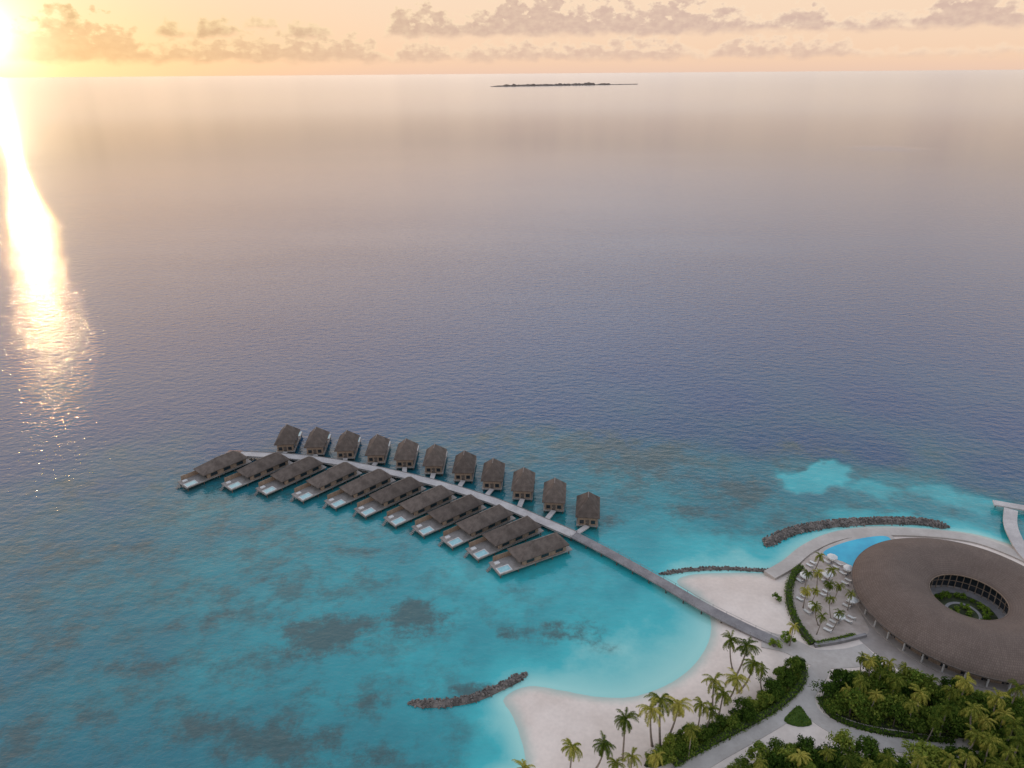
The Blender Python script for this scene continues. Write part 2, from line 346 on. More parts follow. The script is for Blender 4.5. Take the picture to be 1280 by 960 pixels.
nA = T.noise(ob, .045, 7, .62); nB = T.noise(ob, .12, 9, .74); nC = T.noise(ob, .6, 4, .6)
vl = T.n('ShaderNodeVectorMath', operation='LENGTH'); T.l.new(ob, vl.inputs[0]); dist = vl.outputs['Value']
s2 = T.math('ADD', sh, T.math('MULTIPLY', T.math('MULTIPLY', T.math('SUBTRACT', nA, .5), .5), T.math('MULTIPLY', T.mr(sh, .02, .3), T.mr(sh, 1.0, .85))))
c = T.ramp(s2, [(0,(.009,.041,.116)),(.12,(.011,.054,.116)),(.3,(.015,.096,.130)),(.5,(.019,.155,.178)),(.7,(.023,.240,.262)),(.85,(.040,.355,.37)),(1,(.27,.53,.48))])
rm = T.math('ADD', T.math('MULTIPLY', rf, 1.05), T.math('MULTIPLY', T.math('SUBTRACT', nB, .5), 3.4)); rm = T.mr(rm, .10, .92)
rm = T.math('MULTIPLY', rm, T.mr(rf, .0, .32))
scat = T.mr(T.math('ADD', T.math('MULTIPLY', nB, .85), T.math('MULTIPLY', nA, .45)), .58, .80); scat = T.math('MULTIPLY', scat, T.mr(sh, .06, .3)); scat = T.math('MULTIPLY', scat, T.mr(sh, .90, .62)); scat = T.math('MULTIPLY', scat, .70)
rm = T.math('MAXIMUM', T.math('MULTIPLY', rm, .86), scat)
rc = T.mix(nC, (.018,.048,.054), (.066,.090,.078))
c = T.mix(rm, c, rc)
c = T.mix(T.mr(dist, 500.0, 5000.0, 0.0, .95), c, (.43,.315,.255))       # aerial haze painted into the water colour, paler with distance
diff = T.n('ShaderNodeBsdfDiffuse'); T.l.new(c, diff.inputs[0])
v1 = T.mapping(ob, (.6,1,1), math.radians(24)); v2 = T.mapping(ob, (.5,1,1), math.radians(-16)); v3 = T.mapping(ob, (.0012,.004,1), math.radians(6))
slick = T.mr(T.noise(v3, 1.0, 5, .6), .32, .62, .6, 1.0)
cs0 = G(1108,185); cs1 = G(1175,188); cs2 = G(1108,181)             # patch of wind-ruffled current far out on the right
off = T.n('ShaderNodeVectorMath', operation='SUBTRACT'); T.l.new(ob, off.inputs[0]); off.inputs[1].default_value = (cs0[0],cs0[1],0)
rufv = T.mapping(off.outputs[0], (1/math.dist(cs0,cs1), 1/math.dist(cs0,cs2), 1), 0.0)
rl_ = T.n('ShaderNodeVectorMath', operation='LENGTH'); T.l.new(rufv, rl_.inputs[0]); ruffle = T.mr(T.math('ADD', rl_.outputs['Value'], T.math('MULTIPLY', T.math('SUBTRACT', T.noise(ob, .012, 3), .5), 1.2)), .2, 1.1, 1.0, 0.0)
fade = T.mr(dist, 330.0, 1500.0, 1.0, .16)
fade = T.math('ADD', fade, T.math('MULTIPLY', ruffle, .9))
h = T.math('ADD', T.math('MULTIPLY', T.noise(v1, .42, 3, .6), .50), T.math('MULTIPLY', T.noise(v2, .16, 2, .5), .18))
h = T.math('ADD', h, T.math('MULTIPLY', T.noise(v2, 1.2, 3, .6), .12))
amp = T.math('MULTIPLY', T.math('MULTIPLY', T.mr(sh, 0.0, .85, .95, .45), slick), fade)
bp = T.n('ShaderNodeBump'); bp.inputs['Strength'].default_value = 1; bp.inputs['Distance'].default_value = 1.0; T.l.new(T.math('MULTIPLY', h, amp), bp.inputs['Height'])
gl = T.n('ShaderNodeBsdfGlossy'); T.l.new(T.mr(dist, 500.0, 3000.0, .07, .17), gl.inputs['Roughness']); T.l.new(bp.outputs[0], gl.inputs['Normal'])
fr = T.n('ShaderNodeFresnel'); fr.inputs['IOR'].default_value = 1.45; T.l.new(bp.outputs[0], fr.inputs['Normal'])
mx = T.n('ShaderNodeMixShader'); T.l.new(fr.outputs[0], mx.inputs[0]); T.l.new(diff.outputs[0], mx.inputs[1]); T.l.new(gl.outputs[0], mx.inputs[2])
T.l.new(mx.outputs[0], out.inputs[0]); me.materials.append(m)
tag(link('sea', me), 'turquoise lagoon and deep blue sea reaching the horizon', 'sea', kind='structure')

# ---------------------------------------------------------------- far island
a = G(613,108.5); b_ = G(797,105.5); mb = MB(); mw = MB()
n = 90; ax = np.array(a); bx = np.array(b_)
prev = None
for k in range(n+1):
    t = k/n; p = ax+(bx-ax)*t; wd = 120*math.sin(PI*t)**.5*(1 if t < .72 else .35)+6
    hh = (6+ 13*abs(nrng.normal(0,.35)+.7))*min(1, t*8)*(1 if t < .68 else (.8 if .72 < t < .8 else .18))
    rowv = [(p[0],p[1]-wd,-1),(p[0],p[1]-wd*.8,4),(p[0],p[1]+wd,4),(p[0],p[1]+wd,-1)]
    roww = [(p[0],p[1]-wd*.7,4),(p[0],p[1]-wd*.6,4+hh),(p[0],p[1]+wd*.6,4+hh*.9),(p[0],p[1]+wd*.7,4)]
    if prev:
        for q in range(3):
            mb.face([prev[0][q],rowv[q],rowv[q+1],prev[0][q+1]]); mw.face([prev[1][q],roww[q],roww[q+1],prev[1][q+1]])
    prev = (rowv, roww)
tag(mb.build('distant_island', M['farwood']), 'low distant island on the horizon', 'island', kind='structure')
tag(mw.build('distant_woodland', M['farwood']), 'dark belt of trees covering the distant island', 'woodland', kind='stuff')

# ---------------------------------------------------------------- jetty
JP = smooth(GL([(297,567),(340,569),(380,572),(430,579),(480,588.5),(530,600),(580,614),(630,631),(680,652),(717,668)], 1.6), 6)
JB = smooth(GL([(717,668),(760,690),(830,729),(880,758),(925,781),(970,802)], 1.6), 6)
jet = empty('jetty', (0,0,0)); tag(jet, 'long curved timber jetty linking the overwater villas to the beach', 'jetty')
mb = MB(); mb.ribbon(JP, 3.4, 1.25, 1.6); mb.build('boardwalk', M['jetty_pale'], jet)
mb = MB(); mb.ribbon(JB, 3.0, 1.22, 1.585); mb.build('bridge_deck', M['jetty_grey'], jet)
mb = MB(); lp = GL([(283,566.5),(300,567)], 1.6); mb.ribbon(lp, 4.4, 1.2, 1.62); mb.build('landing', M['jetty_red'], jet)
for sgn in (1,-1):
    o_ = offset(JB, sgn*1.42); mb = MB(); mb.tube([(p[0],p[1],2.2) for p in o_], .035, 4); mb.build('handrail', M['jetty_grey'], jet)
    pm = MB(); pm.tube([(0,0,1.5),(0,0,2.24)], .045, 4); pme = pm.build('post', M['jetty_grey'], None, link_=False)
    for p in resample(o_, 3.6): q = link('post', pme, jet); q.location = (p[0],p[1],0)
    kb = MB(); kb.ribbon(offset(JP, sgn*1.66), .14, 1.6, 1.76); kb.build('kerb_rail', M['deck'], jet)
pm = MB(); pm.tube([(0,0,-2),(0,0,1.3)], .16, 6); pile = pm.build('pile', M['wood_dark'], None, link_=False)
for line in (JP, JB):
    for p0, p1 in zip(resample(offset(line,1.1), 5.2), resample(offset(line,-1.1), 5.2)):
        for p in (p0,p1): q = link('pile', pile, jet); q.location = (p[0],p[1],0)

# ---------------------------------------------------------------- villas
def hip_roof(mb, x0, x1, hw, ze, zr, in0, in1, fascia=.25):
    e = [(x0,-hw,ze),(x1,-hw,ze),(x1,hw,ze),(x0,hw,ze)]; lo = [(p[0],p[1],ze-fascia) for p in e]; r0 = (x0+in0,0,zr); r1 = (x1-in1,0,zr)
    mb.face([e[0],e[1],r1,r0]); mb.face([e[2],e[3],r0,r1]); mb.face([e[1],e[2],r1]); mb.face([e[3],e[0],r0])
    for k in range(4): mb.face([lo[k],lo[(k+1)%4],e[(k+1)%4],e[k]])
    mb.face(lo[::-1])
def villa(name, hx0, hx1, hw, px1, pool, zr, in0, in1, WT):
    r = empty(name, (0,0,0)); D = 1.4; n_w = 3 if hx1-hx0 > 12 else 2
    mb = MB(); mb.box(-.2, px1, -hw-.45, hw+.45, D-.28, D); mb.build('platform', M['deck'], r)
    for x in np.linspace(.6, px1-.6, 5):
        for y in (-hw, 0, hw):
            mb = MB(); mb.tube([(x,y,-2),(x,y,D-.28)], .17, 6); mb.build('stilt', M['wood_dark'], r)
    mb = MB(); mb.box(hx0, hx1, -hw, hw, D, WT); mb.build('wall', M['wall'], r)
    mb = MB(); hip_roof(mb, hx0-.6, hx1+1.6, hw+.75, WT+.15, zr, in0, in1); rf = mb.build('roof', M['roof'], r)
    mb = MB(); mb.box(hx0-.6+in0, hx1+1.6-in1, -.14, .14, zr-.06, zr+.10)
    mb.build('ridge_cap', M['ridge'], rf)
    mb = MB(); mb.box(hx0-.06, hx0-.003, -.5, .5, D+.02, D+1.75); dr = mb.build('door', M['wood_dark'], r)
    mb = MB(); mb.box(hx0-.12, hx0-.065, .32, .38, D+.8, D+1.05); mb.build('handle', M['plaster'], dr)
    def win(x0,x1,y0,y1,z0,z1,ax):
        f = MB(); g = MB(); e_ = .08
        if ax == 'y':
            for a_ in ((x0-e_,x0,z0-e_,z1+e_),(x1,x1+e_,z0-e_,z1+e_),(x0,x1,z0-e_,z0),(x0,x1,z1,z1+e_)): f.box(a_[0],a_[1],y0,y1,a_[2],a_[3])
            g.box(x0,x1,min(y0,y1)+.012,max(y0,y1)-.012,z0,z1)
        else:
            for a_ in ((y0-e_,y0,z0-e_,z1+e_),(y1,y1+e_,z0-e_,z1+e_),(y0,y1,z0-e_,z0),(y0,y1,z1,z1+e_)): f.box(x0,x1,a_[0],a_[1],a_[2],a_[3])
            g.box(x0+.012,x1-.012,y0,y1,z0,z1)
        fo = f.build('window', M['wood_dark'], r); g.build('pane', M['glass'], fo)
    L = hx1-hx0
    for k in range(n_w):
        c0 = hx0+L*(k+.5)/n_w
        win(c0-1.1, c0+1.1, hw+.003, hw+.07, D+.4, D+1.6, 'y'); win(c0-1.1, c0+1.1, -hw-.07, -hw-.003, D+.4, D+1.6, 'y')
    for y in (-1.6, 1.6): win(hx0-.07, hx0-.003, y-.55, y+.55, D+.5, D+1.6, 'x')
    mb = MB(); mb.box(hx1+.003, hx1+.06, -hw+.6, hw-.6, D+.02, D+1.75); mb.build('sliding_glass_door', M['glass'], r)
    x0, x1 = px1-4.0, px1-.3; y0, y1 = (.4, hw+.3) if pool > 0 else (-hw-.3, -.4)
    mb = MB(); t_ = .26
    mb.box(x0,x1,y0,y0+t_,D,D+.3); mb.box(x0,x1,y1-t_,y1,D,D+.3); mb.box(x0,x0+t_,y0+t_,y1-t_,D,D+.3); mb.box(x1-t_,x1,y0+t_,y1-t_,D,D+.3); pb = mb.build('plunge_pool', M['plaster'], r)
    mb = MB(); mb.box(x0+t_,x1-t_,y0+t_,y1-t_,D+.01,D+.24); mb.build('pool_water', M['villapool'], pb)
    s_ = -1 if pool > 0 else 1
    mb = MB(); mb.box(hx1+.07, px1-1.2, s_*(hw+.3)-.06, s_*(hw+.3)+.06, D, D+1.5); mb.build('privacy_screen', M['wall'], r)
    mb = MB(); mb.box(px1-2.4, px1-1.0, s_*1.5-.55, s_*1.5+.55, D, D+.36); mb.build('daybed', M['plaster'], r)
    mb = MB()
    for k in range(4): mb.box(px1+.005+.35*k, px1+.355+.35*k, s_*1.5-.5, s_*1.5+.5, D-.32*(k+1)-.1, D-.32*(k+1))
    mb.build('sea_steps', M['deck'], r)
    return r
LOW = [((308,573),(232,604)),((360,575),(285,607)),((401,580),(328,613)),((445,587),(370,622)),((487,596),(408,632)),((525,606),(446,642)),((563,617),(482,654)),((600,629),(516,666)),((636,642),(550,681)),((671,657),(583,695)),((707,679),(613,712))]
UP = [(357,565),(394,568.5),(432,573),(470,578.5),(506,584.5),(542,592),(579,601),(615,611.5),(653,624),(692,638.5),(734,657.5)]
pl = villa('pool_villa', 1.5, 14.9, 2.6, 22.2, 1, 6.1, 3.1, 6.0, 3.35)
pu = villa('overwater_villa', .2, 9.0, 2.7, 14.5, -1, 8.7, 3.6, 4.2, 4.2)
for k, (a, b_) in enumerate(LOW):
    o = pl if k == 0 else clone(pl)
    p = G(*a, 1.5); q = G(*b_, 1.5); o.location = (p[0],p[1],0); o.rotation_euler = (0,0,math.atan2(q[1]-p[1],q[0]-p[0]))
    lab = ORD[k]+' brown-roofed pool villa from the seaward end, near-side row of the jetty'
    if k == 0: lab = 'outermost brown-roofed pool villa at the seaward tip, near-side row of the jetty'
    if k == 10: lab = 'brown-roofed pool villa closest to the beach in the near-side row of the jetty'
    tag(o, lab, 'villa', 'pool villas in the near-side row of the jetty')
JPm = [Vector(p) for p in JP]
for k, a in enumerate(UP):
    o = pu if k == 0 else clone(pu)
    p = G(*a, 1.2); f = k/10; dr = Vector((-.08+.20*f, .985)).normalized(); o.location = (p[0],p[1],0); o.rotation_euler = (0,0,math.atan2(dr.y,dr.x))
    lab = ORD[k]+' small brown-roofed villa from the seaward end, far-side row of the jetty'
    if k == 0: lab = 'outermost small brown-roofed villa at the seaward end, far-side row of the jetty'
    if k == 10: lab = 'small brown-roofed villa closest to the island in the far-side row of the jetty'
    tag(o, lab, 'villa', 'small villas in the far-side row of the jetty')
    pv = Vector(p); jn = min(JPm, key=lambda q: (q-(pv-dr*4)).length)
    mb = MB(); mb.ribbon([tuple(jn), tuple(pv-dr*.2)], 1.5, 1.1, 1.45); mb.build('villa_walkway', M['jetty_pale'], jet)

# ---------------------------------------------------------------- breakwaters
def boulder_mesh(seed):
    r_ = random.Random(seed); bm = bmesh.new(); bmesh.ops.create_icosphere(bm, subdivisions=1, radius=1)
    for v in bm.verts: v.co *= r_.uniform(.72,1.12); v.co.z *= .75; v.co.x *= 1.15
    me = bpy.data.meshes.new('boulder'); bm.to_mesh(me); bm.free(); me.materials.append(M['rock']); return me
bmeshes = [boulder_mesh(s) for s in range(6)]
def breakwater(line, width, height, label, rs, density=1.0, smin=.18, smax=.44):
    r = empty('rock_breakwater', (line[0][0],line[0][1],0)); tag(r, label, 'breakwater', 'rock breakwaters around the island')
    ox, oy = line[0]
    pts = resample(line, .8); mb = MB(); Lo = offset(pts, 1); n = len(pts); rr = random.Random(rs); rows_ = []
    for k, p in enumerate(pts):
        u = (Lo[k][0]-p[0], Lo[k][1]-p[1]); e = min(1, min(k, n-1-k)/4+.25)
        rows_.append([(p[0]+u[0]*width/2*s*e-ox, p[1]+u[1]*width/2*s*e-oy, zz) for s, zz in ((-1,-1),(-.75,.2),(-.3,height*.75*e),(.3,height*.75*e),(.75,.2),(1,-1))])
    for k in range(n-1):
        for q in range(5): mb.face([rows_[k][q+1],rows_[k+1][q+1],rows_[k+1][q],rows_[k][q]])
    mb.build('rubble_core', M['rock'], r)
    rocks = []
    for k in range(int(n*2.2*width*density)):
        i = rr.randrange(n); e = min(1, min(i, n-1-i)/4+.3); s = rr.uniform(-1,1); p = pts[i]; u = (Lo[i][0]-p[0], Lo[i][1]-p[1])
        sz = rr.uniform(smin,smax); z = height*(1-s*s)*e*.85+rr.uniform(-.10,.10)
        rocks.append((sz, (p[0]+u[0]*s*width/2*e-ox+rr.uniform(-.3,.3), p[1]+u[1]*s*width/2*e-oy, z), (rr.uniform(0,6),rr.uniform(0,6),rr.uniform(0,6)), rr.randrange(6)))
    rocks.sort(key=lambda q: -q[0]); sm = MB()
    for j, (sz, loc, rot, vi) in enumerate(rocks):
        if j < 95:
            o = link('boulder', bmeshes[vi], r); o.location = loc; o.rotation_euler = rot; o.scale = (sz,)*3
        else:
            mt = Matrix.Translation(loc) @ Euler(rot).to_matrix().to_4x4() @ Matrix.Scale(sz,4); i0 = len(sm.v); bmv = bmeshes[vi]
            sm.v += [tuple(mt @ v.co) for v in bmv.vertices]
            for f in bmv.polygons: sm.f.append(tuple(i0+q for q in f.vertices)); sm.m.append(0)
    o = sm.build('smaller_boulders', M['rock'], r); o['kind'] = 'stuff'
breakwater(smooth(GL([(512,879),(545,880),(590,874),(630,857),(661,841)]),8), 2.5, .9, 'dark rock breakwater curving alone in the lagoon off the lower beach', 1, 1.3)
breakwater(smooth(GL([(825,718),(860,713),(905,711),(945,713),(974,715)]),8), 1.5, .65, 'thin straight rock breakwater between the jetty bridge and the terrace', 2, 1.4, .15, .36)
breakwater(smooth(GL([(956,683),(970,673),(1000,662),(1045,655),(1100,652),(1150,653),(1186,659)]),8), 4.0, 1.3, 'wide curved rock breakwater seaward of the swimming pool', 3, 1.1)

# ---------------------------------------------------------------- paving, pool, paths
LZ = 1.2
RC = (107.0, 133.0)
def slab(name, poly, z1, mat_, label, cat, z0=.2, n=5, kind='structure'):
    mb = MB(); mb.slab(smooth(poly, n, True), z0, z1); return tag(mb.build(name, mat_), label, cat, kind=kind)
def path(name, pts, wd, z1, mat_, label, cat):
    mb = MB(); mb.ribbon(smooth(pts, 8), wd, .2, z1); return tag(mb.build(name, mat_), label, cat, kind='structure')
circ = [(RC[0]+29.5*math.cos(a), RC[1]+29.5*math.sin(a)) for a in np.linspace(0,2*PI,60,endpoint=False)]
slab('plaza', circ, 1.25, M['plaza'], 'grey paved plaza around the ring building', 'plaza', n=1)
path('promenade', GL([(962,718),(985,705),(1012,684),(1050,669),(1100,664.5),(1160,666),(1215,673),(1262,689),(1310,711)], 1.3), 3.5, 1.31, M['paving'], 'pale curved promenade behind the pool', 'promenade')
slab('terrace', GL([(1003,704),(1020,692),(1042,688),(1075,702),(1070,730),(1076,765),(1086,790),(1058,800),(1022,806),(1002,788),(990,757),(992,725)],1.3), 1.28, M['terrace'], 'sandy sun terrace with palms and loungers', 'terrace')
slab('pool_coping', GL([(1023,690),(1050,676),(1083,668.5),(1112,668),(1120,682),(1096,698),(1074,713),(1052,706)],1.4), 1.36, M['paving'], 'pale stone coping around the swimming pool', 'coping')
slab('swimming_pool', GL([(1029,691),(1052,679),(1084,671.5),(1109,670.5),(1113,681),(1092,695),(1073,709),(1054,702)],1.4), 1.39, M['pool'], 'bright blue water of the curved swimming pool', 'pool')
path('path', GL([(952,798),(985,806),(1020,822),(1062,822),(1090,815)],1.3), 5.4, 1.27, M['paving'], 'pale path from the jetty to the plaza', 'path')
path('path', GL([(1030,822),(1022,842),(1004,868),(978,892),(940,915),(895,940),(850,968),(800,1000)],1.3), 3.8, 1.275, M['paving'], 'pale winding path between the beach hedge and the gardens', 'path')
path('path', GL([(1018,838),(1008,860),(1012,885),(1035,905),(1075,922),(1130,932),(1200,938)],1.3), 3.4, 1.265, M['paving'], 'pale path looping around the thicket below the ring building', 'path')
LAWN = GL([(980,901),(988,890),(999,882),(1008,893),(1015,905),(998,908)],1.3)
slab('lawn', LAWN, 1.34, M['grass'], 'small green lawn islet in the fork of the paths', 'lawn', n=3)
slab('path', GL([(1085,795),(1075,760),(1068,725),(1072,708),(1100,690),(1118,690),(1090,730),(1085,770),(1110,800)],1.3), 1.262, M['plaza'], 'grey walkway between sun terrace and ring building', 'walkway')
mb = MB(); mb.ribbon(smooth(GL([(1018,808),(1050,803),(1082,795)],1.3),5), .7, .5, 2.0); tag(mb.build('garden_wall', M['garden_wall']), 'low grey wall at the foot of the sun terrace', 'wall')
aj = empty('arrival_jetty', (0,0,0)); tag(aj, 'pale curved pier at the right edge beside the ring building', 'pier')
mb = MB(); mb.ribbon(smooth(GL([(1264,636),(1263,652),(1268,668),(1282,692),(1300,708)],1.8),6), 3.4, 1.3, 1.7); mb.build('pier_deck', M['jetty_pale'], aj)
mb = MB(); mb.ribbon(GL([(1242,627.5),(1262,631),(1310,639)],1.8), 2.8, 1.3, 1.74); mb.build('pier_head', M['jetty_pale'], aj)
for p in GL([(1245,630),(1262,634),(1266,650),(1264,664),(1272,672),(1268,680),(1280,690)],1):
    q = link('pile', pile, aj); q.location = (p[0],p[1],0)

# ---------------------------------------------------------------- ring building
m, T = newmat('ring roof shingle'); out = T.n('ShaderNodeOutputMaterial'); b = T.n('ShaderNodeBsdfPrincipled'); b.inputs['Roughness'].default_value = .85; b.inputs['Specular IOR Level'].default_value = .2
ob = T.n('ShaderNodeTexCoord').outputs['Object']; sp = T.n('ShaderNodeSeparateXYZ'); T.l.new(ob, sp.inputs[0])
ang = T.math('ARCTAN2', sp.outputs[1], sp.outputs[0]); rad = T.math('SQRT', T.math('ADD', T.math('POWER', sp.outputs[0], 2.0), T.math('POWER', sp.outputs[1], 2.0)))
cb = T.n('ShaderNodeCombineXYZ'); T.l.new(T.math('MULTIPLY', ang, 17), cb.inputs[0]); T.l.new(rad, cb.inputs[1])
br = T.n('ShaderNodeTexBrick'); T.l.new(cb.outputs[0], br.inputs['Vector']); br.inputs['Scale'].default_value = 1; br.inputs['Brick Width'].default_value = .34; br.inputs['Row Height'].default_value = .46; br.inputs['Mortar Size'].default_value = .03
br.inputs['Color1'].default_value = (.124,.090,.073,1); br.inputs['Color2'].default_value = (.146,.108,.088,1); br.inputs['Mortar'].default_value = (.092,.067,.055,1)
c = T.mix(1.0, br.outputs[0], T.ramp(T.noise(ob, .2, 4, .5), [(.3,.90),(.7,1.08)]), 'MULTIPLY')
rl = T.n('ShaderNodeCombineXYZ'); T.l.new(T.math('MULTIPLY', ang, 60), rl.inputs[0]); T.l.new(T.math('MULTIPLY', rad, .15), rl.inputs[1])
c = T.mix(1.0, c, T.ramp(T.noise(rl.outputs[0], 1.0, 2, .5), [(.35,.95),(.65,1.04)]), 'MULTIPLY')
T.l.new(c, b.inputs['Base Color']); bp = T.n('ShaderNodeBump'); bp.inputs['Distance'].default_value = .012; T.l.new(br.outputs['Fac'], bp.inputs['Height']); bp.invert = True; T.l.new(bp.outputs[0], b.inputs['Normal']); T.l.new(b.outputs[0], out.inputs[0]); M['ringroof'] = m
rb = empty('ring_building', (RC[0],RC[1],0)); tag(rb, 'large round building with a ring-shaped shingled roof around an open courtyard', 'building')
prof = [(24.8,4.8),(24.8,5.1),(23,6.5),(20.5,8.0),(18,9.0),(15.8,9.35),(13.5,9.0),(11,8.0),(9.2,7.0),(8.1,6.5),(8.1,6.3),(12,7.3),(17,8.2),(21,6.7)]
mb = MB(); mb.lathe(prof[::-1], (0,0), 128, closed=True); rfo = mb.build('roof', M['ringroof'], rb, smooth=True)
mb = MB(); mb.lathe([(24.95,4.75),(24.95,5.06),(24.81,5.08),(24.81,4.75)][::-1], (0,0), 128, closed=True); mb.build('outer_eave', M['wood_dark'], rfo)
mb = MB(); mb.lathe([(8.09,6.25),(8.09,6.54),(8.02,6.54),(8.02,6.25)], (0,0), 96, closed=True); mb.build('inner_eave', M['wall'], rfo)
mb = MB(); mb.lathe([(9.6,1.262),(9.6,1.44),(23.9,1.44),(23.9,1.262)][::-1], (0,0), 96, closed=True); mb.build('floor', M['plaza'], rb)
for k in range(36):
    a = 2*PI*k/36; mb = MB(); mb.tube([(23.4*math.cos(a),23.4*math.sin(a),1.44),(23.4*math.cos(a),23.4*math.sin(a),5.6)], .2, 6); mb.build('outer_column', M['plaster'], rb)
    mb = MB(); a0 = a+.012; a1 = a+2*PI/36-.012; mb.lathe([(21.8,1.44),(21.8,6.2)], (0,0), 3, a0, a1); mb.build('glass_panel', M['glass'], rb)
    mb = MB(); mb.lathe([(21.85,1.44),(21.85,2.4)], (0,0), 3, a0+.02, a1-.02); mb.lathe([(21.85,3.9),(21.85,4.1)], (0,0), 3, a0, a1); mb.build('window_rail', M['wall'], rb)
for k in range(40):
    a = 2*PI*k/40; mb = MB(); mb.tube([(9.5*math.cos(a),9.5*math.sin(a),1.44),(9.3*math.cos(a),9.3*math.sin(a),6.8)], .11, 6); mb.build('courtyard_column', M['wall'], rb)
mb = MB(); mb.lathe([(10.2,1.44),(10.2,7.1)], (0,0), 64); mb.build('inner_glass_wall', M['glass'], rb)
mb = MB(); mb.lathe([(10.15,3.0),(10.15,3.2)], (0,0), 64); mb.lathe([(10.14,4.9),(10.14,5.05)], (0,0), 64); mb.build('inner_wall_band', M['wall'], rb)
slab('courtyard', [(RC[0]+9.55*math.cos(a), RC[1]+9.55*math.sin(a)) for a in np.linspace(0,2*PI,48,endpoint=False)], 1.40, M['garden_wall'], 'paved courtyard inside the ring building', 'courtyard', n=1)
slab('garden_bed', [(RC[0]+7.4*math.cos(a), RC[1]+7.4*math.sin(a)) for a in np.linspace(0,2*PI,32,endpoint=False)], 1.46, M['soil'], 'round planted bed in the courtyard of the ring building', 'flower bed', n=1)
mb = MB(); mb.lathe([(3.2,1.3),(3.2,1.52),(3.9,1.52),(3.9,1.3)][::-1], RC, 48, closed=True); tag(mb.build('courtyard_path', M['garden_wall']), 'grey circular path in the courtyard bed of the ring building', 'path', kind='structure')

# ---------------------------------------------------------------- plants
def leafq(mb, p, nrm, s, rr, m=0):
    n = Vector(nrm).normalized(); u = n.orthogonal().normalized(); u.rotate(Quaternion(n, rr.uniform(0,6.28))); v = n.cross(u); p = Vector(p); l = s*rr.uniform(.7,1.3); w_ = l*rr.uniform(.45,.7)
    mb.face([p-u*l*.6, p+v*w_*.5, p+u*l*.6-n*l*.12, p-v*w_*.5], m)
def crown(mb, R, Hc, zc, clumps, per, s, rr):
    cs = []
    for k in range(clumps):
        a = rr.uniform(0,2*PI); e = rr.uniform(-.25,1); q = math.sqrt(max(0,1-e*e))*rr.uniform(.35,1.0)
        cs.append((R*q*math.cos(a), R*q*math.sin(a), zc+Hc*e*.75, R*rr.uniform(.18,.42)))
    for cx, cy, cz, cr in cs:
        for j in range(per):
            d_ = Vector((rr.gauss(0,1),rr.gauss(0,1),rr.gauss(.35,1))).normalized(); p = Vector((cx,cy,cz))+d_*cr*rr.uniform(.6,1.35)
            leafq(mb, p, d_+Vector((rr.gauss(0,.6),rr.gauss(0,.6),rr.gauss(.2,.6))), s, rr)
def tree_proto(seed, R=2.3, hgt=4.2):
    rr = random.Random(seed); r = empty('broadleaf_tree', (0,0,0)); mb = MB()
    mb.tube([(0,0,-.1),(.1,.05,hgt*.35),(.05,.1,hgt*.6)], [.16,.13,.08], 6)
    for k in range(4):
        a = 1.57*k+rr.uniform(-.4,.4); mb.tube([(.1,.05,hgt*.35),(R*.35*math.cos(a),R*.35*math.sin(a),hgt*.6),(R*.6*math.cos(a),R*.6*math.sin(a),hgt*.75)], [.08,.06,.03], 5)
    mb.build('trunk', M['bark'], r); mb = MB(); crown(mb, R, hgt*.38, hgt*.6, 26, 58, .39, rr); mb.build('crown', M['leaf'], r); return r
def palm_proto(seed, hgt=9.0, lean=.8):
    rr = random.Random(seed); r = empty('palm_tree', (0,0,0)); mb = MB(); a = rr.uniform(0,6.28)
    pts = [(-lean*math.cos(a)*(1-t)**2, -lean*math.sin(a)*(1-t)**2, hgt*t-.1) for t in np.linspace(0,1,8)]
    mb.tube(pts, [.24-.11*k/7 if k else .30 for k in range(8)], 7); mb.build('trunk', M['trunk'], r, smooth=True)
    mb = MB(); nf = rr.choice((20,23,26))
    for k in range(nf):
        az_ = 2.4*k+rr.uniform(-.3,.3); up = rr.uniform(-.45,1.05) if k > 3 else rr.uniform(.9,1.3); L = rr.uniform(2.6,4.0)
        hd = Vector((math.cos(az_),math.sin(az_),0)); side = Vector((-hd.y,hd.x,0)); p = Vector((0,0,hgt-.05)); seg = 11; ang_ = up
        for j in range(seg):
            t = j/(seg-1); dirv = hd*math.cos(ang_)+Vector((0,0,1))*math.sin(ang_); q = p+dirv*L/seg; ang_ -= .16+.07*rr.random()
            mb.face([p-side*.03, q-side*.03, q+side*.03, p+side*.03])
            ll = .78*math.sin(PI*(.12+.8*t))**.7
            for s_ in (-1,1):
                for hf in (0,.5):
                    b0 = p+dirv*L/seg*hf; tip = b0+side*s_*ll*.65+dirv*ll*.5-Vector((0,0,1))*ll*rr.uniform(.25,.7)
                    mb.face([b0, b0+dirv*.11, tip, b0-dirv*.05])
            p = q
    mb.build('crown', M['frond'], r); return r
TR = [tree_proto(s, 1.9+.3*(s%3), 3.2+.6*(s%4)) for s in range(6)]
PA = [palm_proto(40+s, 9, .4+.45*s) for s in range(6)]
used_t = [False]*6; used_p = [False]*6; ti = 0; pi_ = 0
def put_tree(x, y, s, label, group, z=LZ):
    global ti
    v = ti % 6; ti += 1; o = TR[v] if not used_t[v] else clone(TR[v]); used_t[v] = True
    o.location = (x,y,z); o.rotation_euler = (0,0,rng.uniform(0,6.28)); o.scale = (s*rng.uniform(.85,1.2), s*rng.uniform(.85,1.2), s*rng.uniform(.75,1.3)); tag(o, label, 'tree', group)
